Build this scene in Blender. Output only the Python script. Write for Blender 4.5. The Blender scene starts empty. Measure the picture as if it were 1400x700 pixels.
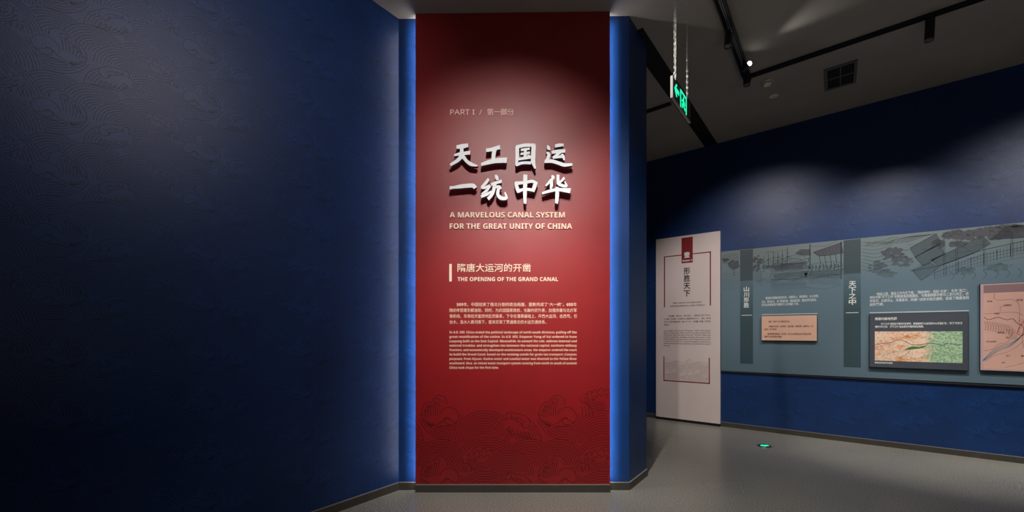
import bpy, bmesh, math, random
import numpy as np
from mathutils import Vector, Matrix
random.seed(7)
PI = math.pi
C = bpy.context.scene.collection
SC = bpy.context.scene

# ------------------------------------------------------------------ camera
# world axes follow the gallery: wall_right is the plane y = 0, wall_left is x = -1.82
CAM = Vector((1.496, -7.40, 1.5)); YAW = math.atan2(.61126, .79143)
cd = bpy.data.cameras.new('camera'); cam = bpy.data.objects.new('camera', cd); C.objects.link(cam)
cam.location = CAM; cam.rotation_euler = (PI/2, 0, YAW)
cd.sensor_width = 36; cd.lens = 36*575/1400; cd.shift_y = 105/1400; cd.clip_start = .05
SC.camera = cam
SC.view_settings.view_transform = 'Standard'; SC.view_settings.look = 'None'
SC.view_settings.gamma = 1; SC.view_settings.exposure = 0.35
try: SC.view_settings.use_curve_mapping = False
except Exception: pass

cs, sn = math.cos(YAW), math.sin(YAW)
def CW(X, Y, Z):            # X right of / Y ahead of the viewer's spot, on the gallery floor
    return Vector((CAM.x + X*cs - Y*sn, CAM.y + X*sn + Y*cs, Z))
def ceil_z(x, y): return 4.515 + .0125*((x-1.496)*cs + (y+7.4)*sn)

# ------------------------------------------------------------------ world and lights
w = bpy.data.worlds.new('world'); SC.world = w; w.use_nodes = True
w.node_tree.nodes['Background'].inputs[0].default_value = (.02, .02, .022, 1)
w.node_tree.nodes['Background'].inputs[1].default_value = .3

def spot(name, loc, target, energy, angle, blend=.6, col=(1, .93, .84), size=.04):
    l = bpy.data.lights.new(name, 'SPOT'); l.energy = energy; l.spot_size = math.radians(angle)
    l.spot_blend = blend; l.color = col; l.shadow_soft_size = size
    o = bpy.data.objects.new(name, l); C.objects.link(o); o.location = loc
    o.rotation_euler = (Vector(target)-Vector(loc)).to_track_quat('-Z', 'Y').to_euler(); return o
def area(name, loc, rot, sx, sy, energy, col=(1, 1, 1)):
    l = bpy.data.lights.new(name, 'AREA'); l.shape = 'RECTANGLE'; l.size = sx; l.size_y = sy
    l.energy = energy; l.color = col
    o = bpy.data.objects.new(name, l); C.objects.link(o); o.location = loc; o.rotation_euler = rot; return o

PANEL_Y = 3.956
spot('title_spot', CW(.05, .9, 4.42), CW(-.05, PANEL_Y, 2.62), 215, 52, 1., (1, .93, .88), .03)
spot('text_spot', CW(-.02, 1.7, 4.42), CW(.0, PANEL_Y, .95), 400, 48, 1., (1, .93, .88), .03)
spot('left_wall_spot', (1.3, -6.3, 4.42), (-1.82, -6.1, 3.5), 90, 70, 1., (1, .92, .9), .05)
spot('wall_spot', (.66, -2.2, 4.30), (.65, 0, 1.8), 130, 86, 1., (1, .93, .88), .03)
spot('wall_spot', (2.21, -1.78, 4.20), (1.9, 0, 1.3), 140, 86, 1., (1, .95, .9), .03)
spot('wall_spot', (3.9, -2.4, 4.30), (3.6, 0, 1.7), 170, 86, 1., (1, .95, .9), .03)
spot('banner_spot', (.1, -2.8, 4.35), (-.5, 0, 1.5), 90, 50, 1., (1, .94, .9), .03)
spot('floor_spot', (.46, -6.1, 4.42), (.45, -1.9, 0), 260, 60, 1., (1, .95, .86), .04)
spot('floor_spot', (1.0, -6.0, 4.42), (-.2, -4.6, 0), 120, 90, 1., (1, .95, .86), .05)
spot('floor_spot', (2.3, -1.78, 4.2), (2.4, -.35, 0), 220, 46, 1., (1, .96, .84), .03)
spot('floor_spot', (4.4, -1.78, 4.2), (4.2, -.35, 0), 260, 50, 1., (1, .96, .84), .03)
area('room_fill', (3.4, -7.5, .9), (PI, 0, 0), 3, 3, 26, (1, .95, .88))

# ------------------------------------------------------------------ materials
M = {}
def mat(name, col, rough=.5, spec=.5, metal=0, noise=0, nscale=20, bump=0, bscale=200, emit=None, estr=0, coat=0):
    m = bpy.data.materials.new(name); m.use_nodes = True; nt = m.node_tree; b = nt.nodes['Principled BSDF']
    b.inputs['Base Color'].default_value = (*col, 1); b.inputs['Roughness'].default_value = rough
    b.inputs['Specular IOR Level'].default_value = spec; b.inputs['Metallic'].default_value = metal
    tc = nt.nodes.new('ShaderNodeTexCoord')
    if noise:
        n = nt.nodes.new('ShaderNodeTexNoise'); n.inputs['Scale'].default_value = nscale; n.inputs['Detail'].default_value = 4
        r = nt.nodes.new('ShaderNodeValToRGB')
        r.color_ramp.elements[0].position = .3; r.color_ramp.elements[1].position = .7
        r.color_ramp.elements[0].color = (*[c*(1-noise) for c in col], 1)
        r.color_ramp.elements[1].color = (*[min(1, c*(1+noise)) for c in col], 1)
        nt.links.new(tc.outputs['Object'], n.inputs['Vector']); nt.links.new(n.outputs['Fac'], r.inputs['Fac'])
        nt.links.new(r.outputs['Color'], b.inputs['Base Color'])
    if bump:
        n = nt.nodes.new('ShaderNodeTexNoise'); n.inputs['Scale'].default_value = bscale; n.inputs['Detail'].default_value = 2
        u = nt.nodes.new('ShaderNodeBump'); u.inputs['Strength'].default_value = bump; u.inputs['Distance'].default_value = .002
        nt.links.new(tc.outputs['Object'], n.inputs['Vector']); nt.links.new(n.outputs['Fac'], u.inputs['Height'])
        nt.links.new(u.outputs['Normal'], b.inputs['Normal'])
    if emit:
        b.inputs['Emission Color'].default_value = (*emit, 1); b.inputs['Emission Strength'].default_value = estr
    if coat: b.inputs['Coat Weight'].default_value = coat; b.inputs['Coat Roughness'].default_value = .2
    M[name] = m; return m
mat('blue_wallpaper', (.005, .037, .155), .42, .5, noise=.12, nscale=3, bump=.35, bscale=260)
mat('blue_print', (.002, .009, .035), .5, .5)
mat('ceiling_paint', (.36, .325, .285), .8, .3, noise=.05, nscale=2)
mat('skirting', (.055, .048, .040), .4, .5, noise=.1, nscale=8)
mat('skirting_lip', (.22, .20, .18), .35, .5)
mat('red_panel', (.27, .006, .009), .40, .70, noise=.06, nscale=4, bump=.45, bscale=300)
mat('red_print', (.05, .003, .004), .5, .4)
mat('letter_white', (.93, .95, .98), .45, .4, noise=.03, nscale=30)
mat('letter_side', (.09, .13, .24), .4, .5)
mat('cream_print', (.80, .58, .42), .5, .4)
mat('cream_letter', (.84, .66, .52), .5, .4)
mat('faint_letter', (.95, .62, .55), .45, .5)
mat('black_metal', (.006, .006, .007), .35, .5, noise=.2, nscale=30)
mat('beam_black', (.008, .008, .010), .7, .3)
mat('chrome', (.62, .62, .62), .3, .7, metal=.3, noise=.05, nscale=60)
mat('white_cable', (.6, .6, .58), .5, .4)
mat('sign_face', (.03, .03, .03), .25, .5, noise=.1, nscale=30)
mat('sign_edge', (.22, .22, .20), .3, .5)
mat('green_glow', (.0, .3, .15), .4, .4, emit=(.01, .85, .38), estr=1.3)
mat('lamp_glow', (1, 1, 1), .4, .4, emit=(.95, .97, 1), estr=14)
mat('banner_white', (.74, .62, .60), .5, .4, noise=.03, nscale=2)
mat('banner_red', (.22, .008, .012), .5, .4)
mat('banner_ink', (.03, .02, .02), .6, .3)
mat('banner_line', (.52, .38, .37), .6, .3)
mat('white_print', (.78, .80, .78), .5, .4)
mat('copper_plate', (.78, .47, .35), .38, .5, noise=.04, nscale=5)
mat('plate_edge', (.02, .02, .022), .5, .4)
mat('slate_plate', (.065, .075, .095), .4, .5, noise=.06, nscale=6)
mat('mauve_frame', (.55, .38, .40), .4, .5)
mat('mauve_band', (.28, .17, .18), .5, .4)
mat('peach_map', (.68, .40, .33), .45, .4, noise=.04, nscale=6)
mat('map_ink', (.13, .05, .05), .6, .3)
mat('map_river', (.10, .20, .27), .6, .3)
mat('map_red', (.42, .05, .05), .6, .3)
mat('map_blue_ink', (.02, .05, .12), .6, .3)
mat('map_green', (.06, .22, .05), .6, .3)
mat('vent_metal', (.14, .135, .12), .5, .5)
mat('vent_dark', (.004, .004, .004), .8, .2)
mat('detector_cream', (.85, .76, .58), .5, .4)
mat('cover_white', (.80, .78, .74), .5, .4)
mat('steel', (.35, .34, .33), .35, .5, metal=1)

def floor_material():
    m = bpy.data.materials.new('terrazzo_floor'); m.use_nodes = True; nt = m.node_tree; b = nt.nodes['Principled BSDF']
    tc = nt.nodes.new('ShaderNodeTexCoord')
    n1 = nt.nodes.new('ShaderNodeTexNoise'); n1.inputs['Scale'].default_value = 110; n1.inputs['Detail'].default_value = 2
    r1 = nt.nodes.new('ShaderNodeValToRGB'); e = r1.color_ramp.elements
    e[0].position = .38; e[0].color = (.085, .083, .076, 1); e[1].position = .62; e[1].color = (.36, .35, .315, 1)
    n2 = nt.nodes.new('ShaderNodeTexNoise'); n2.inputs['Scale'].default_value = 1.1; n2.inputs['Detail'].default_value = 1
    r2 = nt.nodes.new('ShaderNodeValToRGB'); r2.color_ramp.elements[0].color = (.82, .82, .82, 1); r2.color_ramp.elements[1].color = (1.1, 1.1, 1.08, 1)
    mx = nt.nodes.new('ShaderNodeMix'); mx.data_type = 'RGBA'; mx.blend_type = 'MULTIPLY'; mx.inputs[0].default_value = 1
    L = nt.links.new
    L(tc.outputs['Object'], n1.inputs['Vector']); L(tc.outputs['Object'], n2.inputs['Vector'])
    L(n1.outputs['Fac'], r1.inputs['Fac']); L(n2.outputs['Fac'], r2.inputs['Fac'])
    L(r1.outputs['Color'], mx.inputs[6]); L(r2.outputs['Color'], mx.inputs[7]); L(mx.outputs[2], b.inputs['Base Color'])
    rr = nt.nodes.new('ShaderNodeMapRange'); rr.inputs[3].default_value = .22; rr.inputs[4].default_value = .36
    L(n2.outputs['Fac'], rr.inputs[0]); L(rr.outputs[0], b.inputs['Roughness'])
    bu = nt.nodes.new('ShaderNodeBump'); bu.inputs['Strength'].default_value = .12; bu.inputs['Distance'].default_value = .001
    L(n1.outputs['Fac'], bu.inputs['Height']); L(bu.outputs['Normal'], b.inputs['Normal'])
    M['floor'] = m
floor_material()

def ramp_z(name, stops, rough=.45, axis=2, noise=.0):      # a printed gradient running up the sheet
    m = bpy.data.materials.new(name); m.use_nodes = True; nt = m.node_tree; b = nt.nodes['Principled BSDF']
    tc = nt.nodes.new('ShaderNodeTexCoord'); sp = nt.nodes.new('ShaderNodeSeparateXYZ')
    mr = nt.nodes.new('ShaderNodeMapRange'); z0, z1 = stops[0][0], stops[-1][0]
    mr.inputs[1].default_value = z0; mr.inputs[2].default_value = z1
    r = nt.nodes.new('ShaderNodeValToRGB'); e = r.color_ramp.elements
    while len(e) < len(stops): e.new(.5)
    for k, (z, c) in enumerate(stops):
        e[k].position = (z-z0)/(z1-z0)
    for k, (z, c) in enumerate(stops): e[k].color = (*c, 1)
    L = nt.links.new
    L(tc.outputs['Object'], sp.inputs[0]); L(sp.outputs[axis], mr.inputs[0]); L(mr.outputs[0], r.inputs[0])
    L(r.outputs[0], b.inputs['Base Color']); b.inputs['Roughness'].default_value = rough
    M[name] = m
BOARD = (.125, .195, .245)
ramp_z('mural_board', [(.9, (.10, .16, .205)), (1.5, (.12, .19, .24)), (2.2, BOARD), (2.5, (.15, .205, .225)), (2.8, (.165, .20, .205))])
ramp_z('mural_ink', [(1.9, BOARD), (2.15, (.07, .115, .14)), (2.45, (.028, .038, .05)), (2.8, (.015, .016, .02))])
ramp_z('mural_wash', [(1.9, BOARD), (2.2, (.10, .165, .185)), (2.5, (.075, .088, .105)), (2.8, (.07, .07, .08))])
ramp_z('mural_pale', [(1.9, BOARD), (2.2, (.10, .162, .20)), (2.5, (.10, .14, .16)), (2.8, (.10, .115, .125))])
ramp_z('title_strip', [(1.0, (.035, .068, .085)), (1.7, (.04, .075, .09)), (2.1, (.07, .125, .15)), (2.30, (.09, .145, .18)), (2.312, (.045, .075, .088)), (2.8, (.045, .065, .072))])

def terrain_material():
    m = bpy.data.materials.new('terrain_print'); m.use_nodes = True; nt = m.node_tree; b = nt.nodes['Principled BSDF']
    L = nt.links.new
    tc = nt.nodes.new('ShaderNodeTexCoord'); mp = nt.nodes.new('ShaderNodeMapping'); mp.inputs['Scale'].default_value = (1, 1, 1.6)
    mp.inputs['Rotation'].default_value = (0, .5, 0)
    L(tc.outputs['Object'], mp.inputs[0])
    n = nt.nodes.new('ShaderNodeTexNoise'); n.inputs['Scale'].default_value = 9; n.inputs['Detail'].default_value = 7; n.inputs['Roughness'].default_value = .7
    L(mp.outputs[0], n.inputs['Vector'])
    r = nt.nodes.new('ShaderNodeValToRGB'); e = r.color_ramp.elements
    e.new(.5); e.new(.6)
    for k, (p, c) in enumerate([(.36, (.88, .66, .50)), (.52, (.86, .58, .44)), (.60, (.78, .38, .16)), (.70, (.50, .18, .03))]):
        e[k].position = p; e[k].color = (*c, 1)
    L(n.outputs['Fac'], r.inputs[0])
    n2 = nt.nodes.new('ShaderNodeTexNoise'); n2.inputs['Scale'].default_value = 60; n2.inputs['Detail'].default_value = 3
    L(tc.outputs['Object'], n2.inputs['Vector'])
    g = nt.nodes.new('ShaderNodeValToRGB'); g.color_ramp.elements[0].color = (.26, .46, .26, 1); g.color_ramp.elements[1].color = (.46, .62, .42, 1)
    g.color_ramp.elements[0].position = .35; g.color_ramp.elements[1].position = .65
    L(n2.outputs['Fac'], g.inputs[0])
    sp = nt.nodes.new('ShaderNodeSeparateXYZ'); L(tc.outputs['Object'], sp.inputs[0])
    ad = nt.nodes.new('ShaderNodeMath'); ad.operation = 'MULTIPLY_ADD'; ad.inputs[1].default_value = .35
    L(n.outputs['Fac'], ad.inputs[0]); L(sp.outputs[0], ad.inputs[2])
    mr = nt.nodes.new('ShaderNodeMapRange'); mr.inputs[1].default_value = .68; mr.inputs[2].default_value = .80
    L(ad.outputs[0], mr.inputs[0])
    mx = nt.nodes.new('ShaderNodeMix'); mx.data_type = 'RGBA'; L(mr.outputs[0], mx.inputs[0]); L(r.outputs[0], mx.inputs[6]); L(g.outputs[0], mx.inputs[7])
    d = nt.nodes.new('ShaderNodeMix'); d.data_type = 'RGBA'; d.blend_type = 'MULTIPLY'; d.inputs[0].default_value = .5
    L(mx.outputs[2], d.inputs[6])
    rr = nt.nodes.new('ShaderNodeValToRGB'); rr.color_ramp.elements[0].color = (.45, .4, .4, 1); rr.color_ramp.elements[0].position = .35; rr.color_ramp.elements[1].position = .55
    L(n2.outputs['Fac'], rr.inputs[0]); L(rr.outputs[0], d.inputs[7])
    L(d.outputs[2], b.inputs['Base Color']); b.inputs['Roughness'].default_value = .45
    M['terrain_print'] = m
terrain_material()

# ------------------------------------------------------------------ object helpers
def link(name, me, parent=None, loc=None, rotz=None):
    o = bpy.data.objects.new(name, me); C.objects.link(o)
    if parent: o.parent = parent
    if loc is not None: o.location = loc
    if rotz is not None: o.rotation_euler = (0, 0, rotz)
    return o
def fin(name, bm, mats, parent=None, smooth=False, **k):
    me = bpy.data.meshes.new(name); bmesh.ops.recalc_face_normals(bm, faces=bm.faces); bm.to_mesh(me); bm.free()
    for m in (mats if isinstance(mats, (list, tuple)) else [mats]): me.materials.append(M[m])
    if smooth: me.polygons.foreach_set('use_smooth', [True]*len(me.polygons))
    return link(name, me, parent, **k)
def thing(name, label, cat, loc=(0, 0, 0), rotz=0, group=None):
    o = bpy.data.objects.new(name, None); C.objects.link(o); o.location = loc; o.rotation_euler = (0, 0, rotz)
    o.empty_display_size = .1; o['label'] = label; o['category'] = cat
    if group: o['group'] = group
    return o
def struct(o): o['kind'] = 'structure'; return o
def box(bm, x0, x1, y0, y1, z0, z1, bev=0, mi=0):
    r = bmesh.ops.create_cube(bm, size=1); vs = r['verts']
    for v in vs: v.co = Vector(((x0+x1)/2+v.co.x*(x1-x0), (y0+y1)/2+v.co.y*(y1-y0), (z0+z1)/2+v.co.z*(z1-z0)))
    fs = {f for v in vs for f in v.link_faces}
    for f in fs: f.material_index = mi
    if bev: bmesh.ops.bevel(bm, geom=list({e for v in vs for e in v.link_edges}), offset=bev, segments=1, affect='EDGES')
def prism(bm, pts, z0, z1, mi=0, mi_side=None):     # plan polygon in x,y; z1 may be a function
    zf = z1 if callable(z1) else (lambda x, y: z1)
    a = [bm.verts.new((x, y, z0)) for x, y in pts]; b = [bm.verts.new((x, y, zf(x, y))) for x, y in pts]
    bm.faces.new(a); bm.faces.new(b[::-1])
    for i in range(len(pts)):
        j = (i+1) % len(pts); bm.faces.new((a[i], a[j], b[j], b[i]))
def cyl(bm, p, q, r0, r1=None, seg=20, cap=True):
    r1 = r0 if r1 is None else r1
    p, q = Vector(p), Vector(q); d = (q-p).normalized(); u = d.orthogonal().normalized(); v = d.cross(u)
    A = [bm.verts.new(p+r0*(u*math.cos(2*PI*k/seg)+v*math.sin(2*PI*k/seg))) for k in range(seg)]
    B = [bm.verts.new(q+r1*(u*math.cos(2*PI*k/seg)+v*math.sin(2*PI*k/seg))) for k in range(seg)]
    for k in range(seg): bm.faces.new((A[k], A[(k+1) % seg], B[(k+1) % seg], B[k]))
    if cap: bm.faces.new(A[::-1]); bm.faces.new(B)
def lathe(bm, prof, seg=32, c=(0, 0, 0)):
    rings = [[bm.verts.new((c[0]+r*math.cos(2*PI*k/seg), c[1]+r*math.sin(2*PI*k/seg), c[2]+z)) for k in range(seg)] for r, z in prof]
    for a, b in zip(rings, rings[1:]):
        for k in range(seg): bm.faces.new((a[k], a[(k+1) % seg], b[(k+1) % seg], b[k]))
    bm.faces.new(rings[0]); bm.faces.new(rings[-1][::-1])
def tube(bm, pts, r, seg=8):
    for a, b in zip(pts, pts[1:]): cyl(bm, a, b, r, seg=seg)

# ---- flat ink lines: ribbons lying on a sheet in the x,z plane, facing -y
class Ink:
    def __init__(s): s.v = []; s.f = []
    def line(s, pts, w, y=0.0):
        pts = np.asarray(pts, float)
        if len(pts) < 2: return
        d = np.gradient(pts, axis=0); n = np.stack([-d[:, 1], d[:, 0]], 1); L = np.linalg.norm(n, axis=1, keepdims=True); L[L == 0] = 1
        n = n/L*w/2; b = len(s.v)
        for p, q in zip(pts+n, pts-n): s.v += [(p[0], y, p[1]), (q[0], y, q[1])]
        for k in range(len(pts)-1): s.f.append((b+2*k, b+2*k+1, b+2*k+3, b+2*k+2))
    def poly(s, pts, y=0.0):
        b = len(s.v); s.v += [(p[0], y, p[1]) for p in pts]; s.f.append(tuple(range(b, b+len(pts))))
    def build(s, name, m, parent=None, **k):
        me = bpy.data.meshes.new(name); me.from_pydata(s.v, [], s.f)
        bm = bmesh.new(); bm.from_mesh(me)
        for f in bm.faces:
            f.normal_update()
            if f.normal.y > 0: f.normal_flip()
        bm.to_mesh(me); bm.free(); me.materials.append(M[m]); return link(name, me, parent, **k)

# ---- lettering: real letter shapes standing proud of a sheet in the x,z plane, facing -y
STYLES = {'sansbold': (0x1D5D4, 0x1D5EE, 0x1D7EC), 'sans': (0x1D5A0, 0x1D5BA, 0x1D7E2), 'serifbold': (0x1D400, 0x1D41A, 0x1D7CE)}
def styled(s, style):
    A, a, z = STYLES[style]
    return ''.join(chr(A+ord(c)-65) if 'A' <= c <= 'Z' else chr(a+ord(c)-97) if 'a' <= c <= 'z' else chr(z+ord(c)-48) if '0' <= c <= '9' else c for c in s)
def letters(items, name, m, parent, y=-.0005, depth=.0006, bold=.0, res=2, style='sansbold'):
    """items: (string, x0, x1 or None, z_mid, size); x1 stretches the line to the measured width; one part per line"""
    for it in items: letters_line(it, name, m, parent, y, depth, bold, res, style)
def letters_line(it, name, m, parent, y, depth, bold, res, style):
    V, F = [], []
    for (s, x0, x1, zc, size) in (it,):
        s = styled(s, style)
        cu = bpy.data.curves.new('t', 'FONT'); cu.body = s; cu.size = 1; cu.resolution_u = res
        cu.offset = bold; cu.extrude = depth/size/2
        o = bpy.data.objects.new('t', cu); me = bpy.data.meshes.new_from_object(o)
        n = len(me.vertices); a = np.empty(n*3); me.vertices.foreach_get('co', a); a = a.reshape(n, 3)
        if n == 0: continue
        lo, hi = a[:, 0].min(), a[:, 0].max()
        kx = (x1-x0)/(hi-lo) if x1 is not None else size
        b = len(V)
        cz = .36
        for c in a: V.append((x0+(c[0]-lo)*kx, y-depth/2-c[2]*size, zc+(c[1]-cz)*size))
        F += [tuple(b+i for i in p.vertices) for p in me.polygons]
        bpy.data.meshes.remove(me); bpy.data.objects.remove(o); bpy.data.curves.remove(cu)
    me = bpy.data.meshes.new(name); me.from_pydata(V, [], F); me.materials.append(M[m])
    o = link(name, me, parent)
    if len(it[0]) > 10: o['kind'] = 'stuff'      # lines of print too small to pick apart
    return o

# ------------------------------------------------------------------ the wave wallpaper motif
# one repeat of the motif, drawn in drawing units (repeat 805 x 415), z up
TW, TH = 805, 415
def circ(cx, cy, r, a0, a1, step=24):
    n = max(3, int(abs(a1-a0)*PI/180*r/step)+2); t = np.radians(np.linspace(a0, a1, n))
    return np.stack([cx+r*np.cos(t), cy+r*np.sin(t)], 1)
def smooth(pts, n=6):
    p = [np.array(q, float) for q in pts]; p = [2*p[0]-p[1]]+p+[2*p[-1]-p[-2]]; out = []
    for i in range(1, len(p)-2):
        for k in range(n):
            t = k/n; a, b, c, d = p[i-1:i+3]
            out.append(.5*((2*b)+(c-a)*t+(2*a-5*b+4*c-d)*t*t+(3*b-a-3*c+d)*t**3))
    out.append(p[-2]); return np.array(out)
def spiral(cx, cy, r0, r1, a0, a1):
    n = 22; t = np.radians(np.linspace(a0, a1, n)); r = np.linspace(r0, r1, n)
    return np.stack([cx+r*np.cos(t), cy+r*np.sin(t)], 1)
def motif(x, y, crest=True, cluster=True, hills=True):
    """list of (mask function or None, [lines]) back to front; x,y is the origin, y measured down"""
    S = []
    def P(px, py): return (x+px, -(y+py))
    def fan(cx, cy, R, rmin=18, sp=17, a0=0, a1=180):
        c = P(cx, cy); ls = [circ(c[0], c[1], r, a0, a1) for r in np.arange(R, rmin, -sp)]
        S.append((lambda q, c=c, R=R: (np.hypot(q[:, 0]-c[0], q[:, 1]-c[1]) < R-.5) & (q[:, 1] > c[1]-R*.9), ls))
    # bowl of lines hanging under the crest
    c = P(240, 170)
    S.append((lambda q, c=c: (np.hypot(q[:, 0]-c[0], q[:, 1]-c[1]) < 212) & (q[:, 1] < c[1]-20),
              [circ(c[0], c[1], r, 200, 338) for r in range(92, 215, 17)]))
    fan(490, 405, 222, 60)
    fan(705, 388, 168, 40)
    if crest:
        # curl on the second hill
        ls = [smooth([P(*a) for a in [(640, 250), (632, 215), (655, 195), (700, 200), (760, 215), (795, 250), (790, 290), (760, 300), (738, 278), (748, 262)]]),
              smooth([P(*a) for a in [(650, 240), (690, 228), (735, 240), (765, 262)]]),
              smooth([P(*a) for a in [(700, 250), (740, 268), (752, 290)]]),
              smooth([P(*a) for a in [(668, 205), (672, 230), (695, 246), (715, 236)]]),
              spiral(*P(660, 315), 22, 5, 60, 420)]
        for k in range(6): ls.append(smooth([P(650+26*k, 300+6*k), P(672+26*k, 345+5*k), P(712+26*k, 378)]))
        cc = P(712, 262)
        S.append((lambda q, c=cc: (np.hypot((q[:, 0]-c[0])/84, (q[:, 1]-c[1])/66) < 1), ls))
        # big crest
        ls = [circ(*P(245, 225), 66, -50, 170), spiral(*P(240, 245), 36, 8, -60, -330),
              circ(*P(180, 128), 52, -15, 165), spiral(*P(160, 120), 26, 7, 20, 300),
              smooth([P(*a) for a in [(128, 118), (85, 132), (62, 165), (52, 205), (62, 245), (85, 285), (120, 300), (135, 262)]]),
              smooth([P(*a) for a in [(140, 285), (190, 262), (225, 232), (262, 250), (285, 262)]]),
              smooth([P(*a) for a in [(150, 296), (205, 290), (262, 280), (300, 255)]])]
        for k in range(6): ls.append(smooth([P(96+17*k, 140-5*k), P(84+17*k, 185-3*k), P(92+15*k, 230-4*k)]))
        for k in range(5): ls.append(smooth([P(66+14*k, 235+8*k), P(88+12*k, 268+4*k), P(118+5*k, 288)]))
        for k in range(3): ls.append(spiral(*P(70+20*k, 215-26*k), 15, 4, 200, -60))
        m1, m2, m3 = P(245, 225), P(178, 130), P(112, 215)
        S.append((lambda q, a=m1, b=m2, c=m3: (np.hypot(q[:, 0]-a[0], q[:, 1]-a[1]) < 67) | (np.hypot(q[:, 0]-b[0], q[:, 1]-b[1]) < 53) | (np.hypot((q[:, 0]-c[0])/66, (q[:, 1]-c[1])/88) < 1), ls))
    if hills:
        fan(190, 560, 182); fan(800, 560, 184)
        fan(512, 625, 260, 150)
    if cluster:
        ls = []
        for (a, b, r, s0, s1) in [(372, 505, 24, 120, -200), (405, 482, 22, 190, -90), (445, 470, 24, 200, -60), (490, 462, 26, 190, -70), (530, 470, 22, 150, -60), (432, 515, 18, 20, 380), (470, 500, 20, 200, -40), (512, 500, 22, 180, -80)]:
            ls.append(spiral(*P(a, b), r, 5, s0, s1))
        ls.append(smooth([P(*a) for a in [(340, 510), (345, 540), (380, 548), (400, 570), (395, 600)]]))
        for k in range(4): ls.append(circ(*P(462, 480), 62+16*k, 205, 300))
        for k in range(4): ls.append(smooth([P(345+22*k, 560+6*k), P(352+22*k, 600), P(350+24*k, 640)]))
        cc = P(450, 505)
        S.append((lambda q, c=cc: (np.hypot((q[:, 0]-c[0])/112, (q[:, 1]-c[1])/62) < 1), ls))
    if hills:
        fan(652, 625, 172); fan(10, 645, 168)
    return S
def draw(layers, scale, ox, oz, rect, width, ink, y, mirror=False):
    """painter's order: nearer shapes hide the lines behind them; kept inside rect (x0,x1,z0,z1)"""
    boxes = []
    for i, (mask, lines) in enumerate(layers):
        for ln in lines:
            keep = np.ones(len(ln), bool)
            for m2, l2 in layers[i+1:]:
                if m2 is not None: keep &= ~m2(ln)
            q = ln.copy()
            q[:, 0] = (-q[:, 0] if mirror else q[:, 0])*scale+ox; q[:, 1] = q[:, 1]*scale+oz
            keep &= (q[:, 0] > rect[0]) & (q[:, 0] < rect[1]) & (q[:, 1] > rect[2]) & (q[:, 1] < rect[3])
            run = []
            for k in range(len(q)):
                if keep[k]: run.append(q[k])
                elif run: ink.line(run, width, y); run = []
            if run: ink.line(run, width, y)
def tile_lines():
    """visible lines of one full repeat, worked out among its neighbours"""
    layers = []; own = []
    for row in (-1, 0, 1, 2):
        for col in (1, 0, -1):
            L = motif(col*TW, row*TH); own += [(row == 0 and col == 0)]*len(L); layers += L
    out = []
    for i, (mask, lines) in enumerate(layers):
        if not own[i]: continue
        for ln in lines:
            keep = np.ones(len(ln), bool)
            for m2, l2 in layers[i+1:]: keep &= ~m2(ln)
            run = []
            for k in range(len(ln)):
                if keep[k]: run.append(ln[k])
                elif run:
                    if len(run) > 1: out.append(np.array(run))
                    run = []
            if len(run) > 1: out.append(np.array(run))
    return out
TILE = tile_lines()
def wallpaper(name, x0, x1, z0, z1, parent, m, scale, width, mirror, y=-.0006, ox=0, oz=0, **k):
    """printed wave lines over a wall sheet in local x,z"""
    V, F = [], []
    pw, ph = TW*scale, TH*scale
    prep = []
    for ln in TILE:
        q = ln*scale
        if mirror: q = q*np.array([-1, 1])
        d = np.gradient(q, axis=0); n = np.stack([-d[:, 1], d[:, 0]], 1); L = np.linalg.norm(n, axis=1, keepdims=True); L[L == 0] = 1
        prep.append((q, n/L*width/2))
    vs, fs, b = [], [], 0
    for i in range(int((x0-ox)//pw)-2, int((x1-ox)//pw)+3):
        for j in range(int((z0-oz)//ph)-2, int((z1-oz)//ph)+4):
            off = np.array([ox+i*pw, oz+j*ph])
            for q, n in prep:
                a = q+off
                ok = (a[:, 0] > x0) & (a[:, 0] < x1) & (a[:, 1] > z0) & (a[:, 1] < z1)
                if not ok.any(): continue
                idx = np.nonzero(ok[:-1] & ok[1:])[0]
                if not len(idx): continue
                v = np.empty((2*len(a), 3)); v[:, 1] = y
                v[0::2, [0, 2]] = a+n; v[1::2, [0, 2]] = a-n
                vs.append(v); fs.append(np.stack([b+2*idx, b+2*idx+1, b+2*idx+3, b+2*idx+2], 1)); b += len(v)
    v = np.concatenate(vs); f = np.concatenate(fs)
    me = bpy.data.meshes.new(name)
    me.vertices.add(len(v)); me.vertices.foreach_set('co', v.ravel())
    me.loops.add(len(f)*4); me.loops.foreach_set('vertex_index', f.ravel())
    me.polygons.add(len(f)); me.polygons.foreach_set('loop_start', np.arange(0, len(f)*4, 4)); me.polygons.foreach_set('loop_total', np.full(len(f), 4))
    me.update(calc_edges=True); me.validate(); me.materials.append(M[m])
    o = link(name, me, parent, **k); o['kind'] = 'stuff'; return o
SCL = .00688/5

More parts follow.
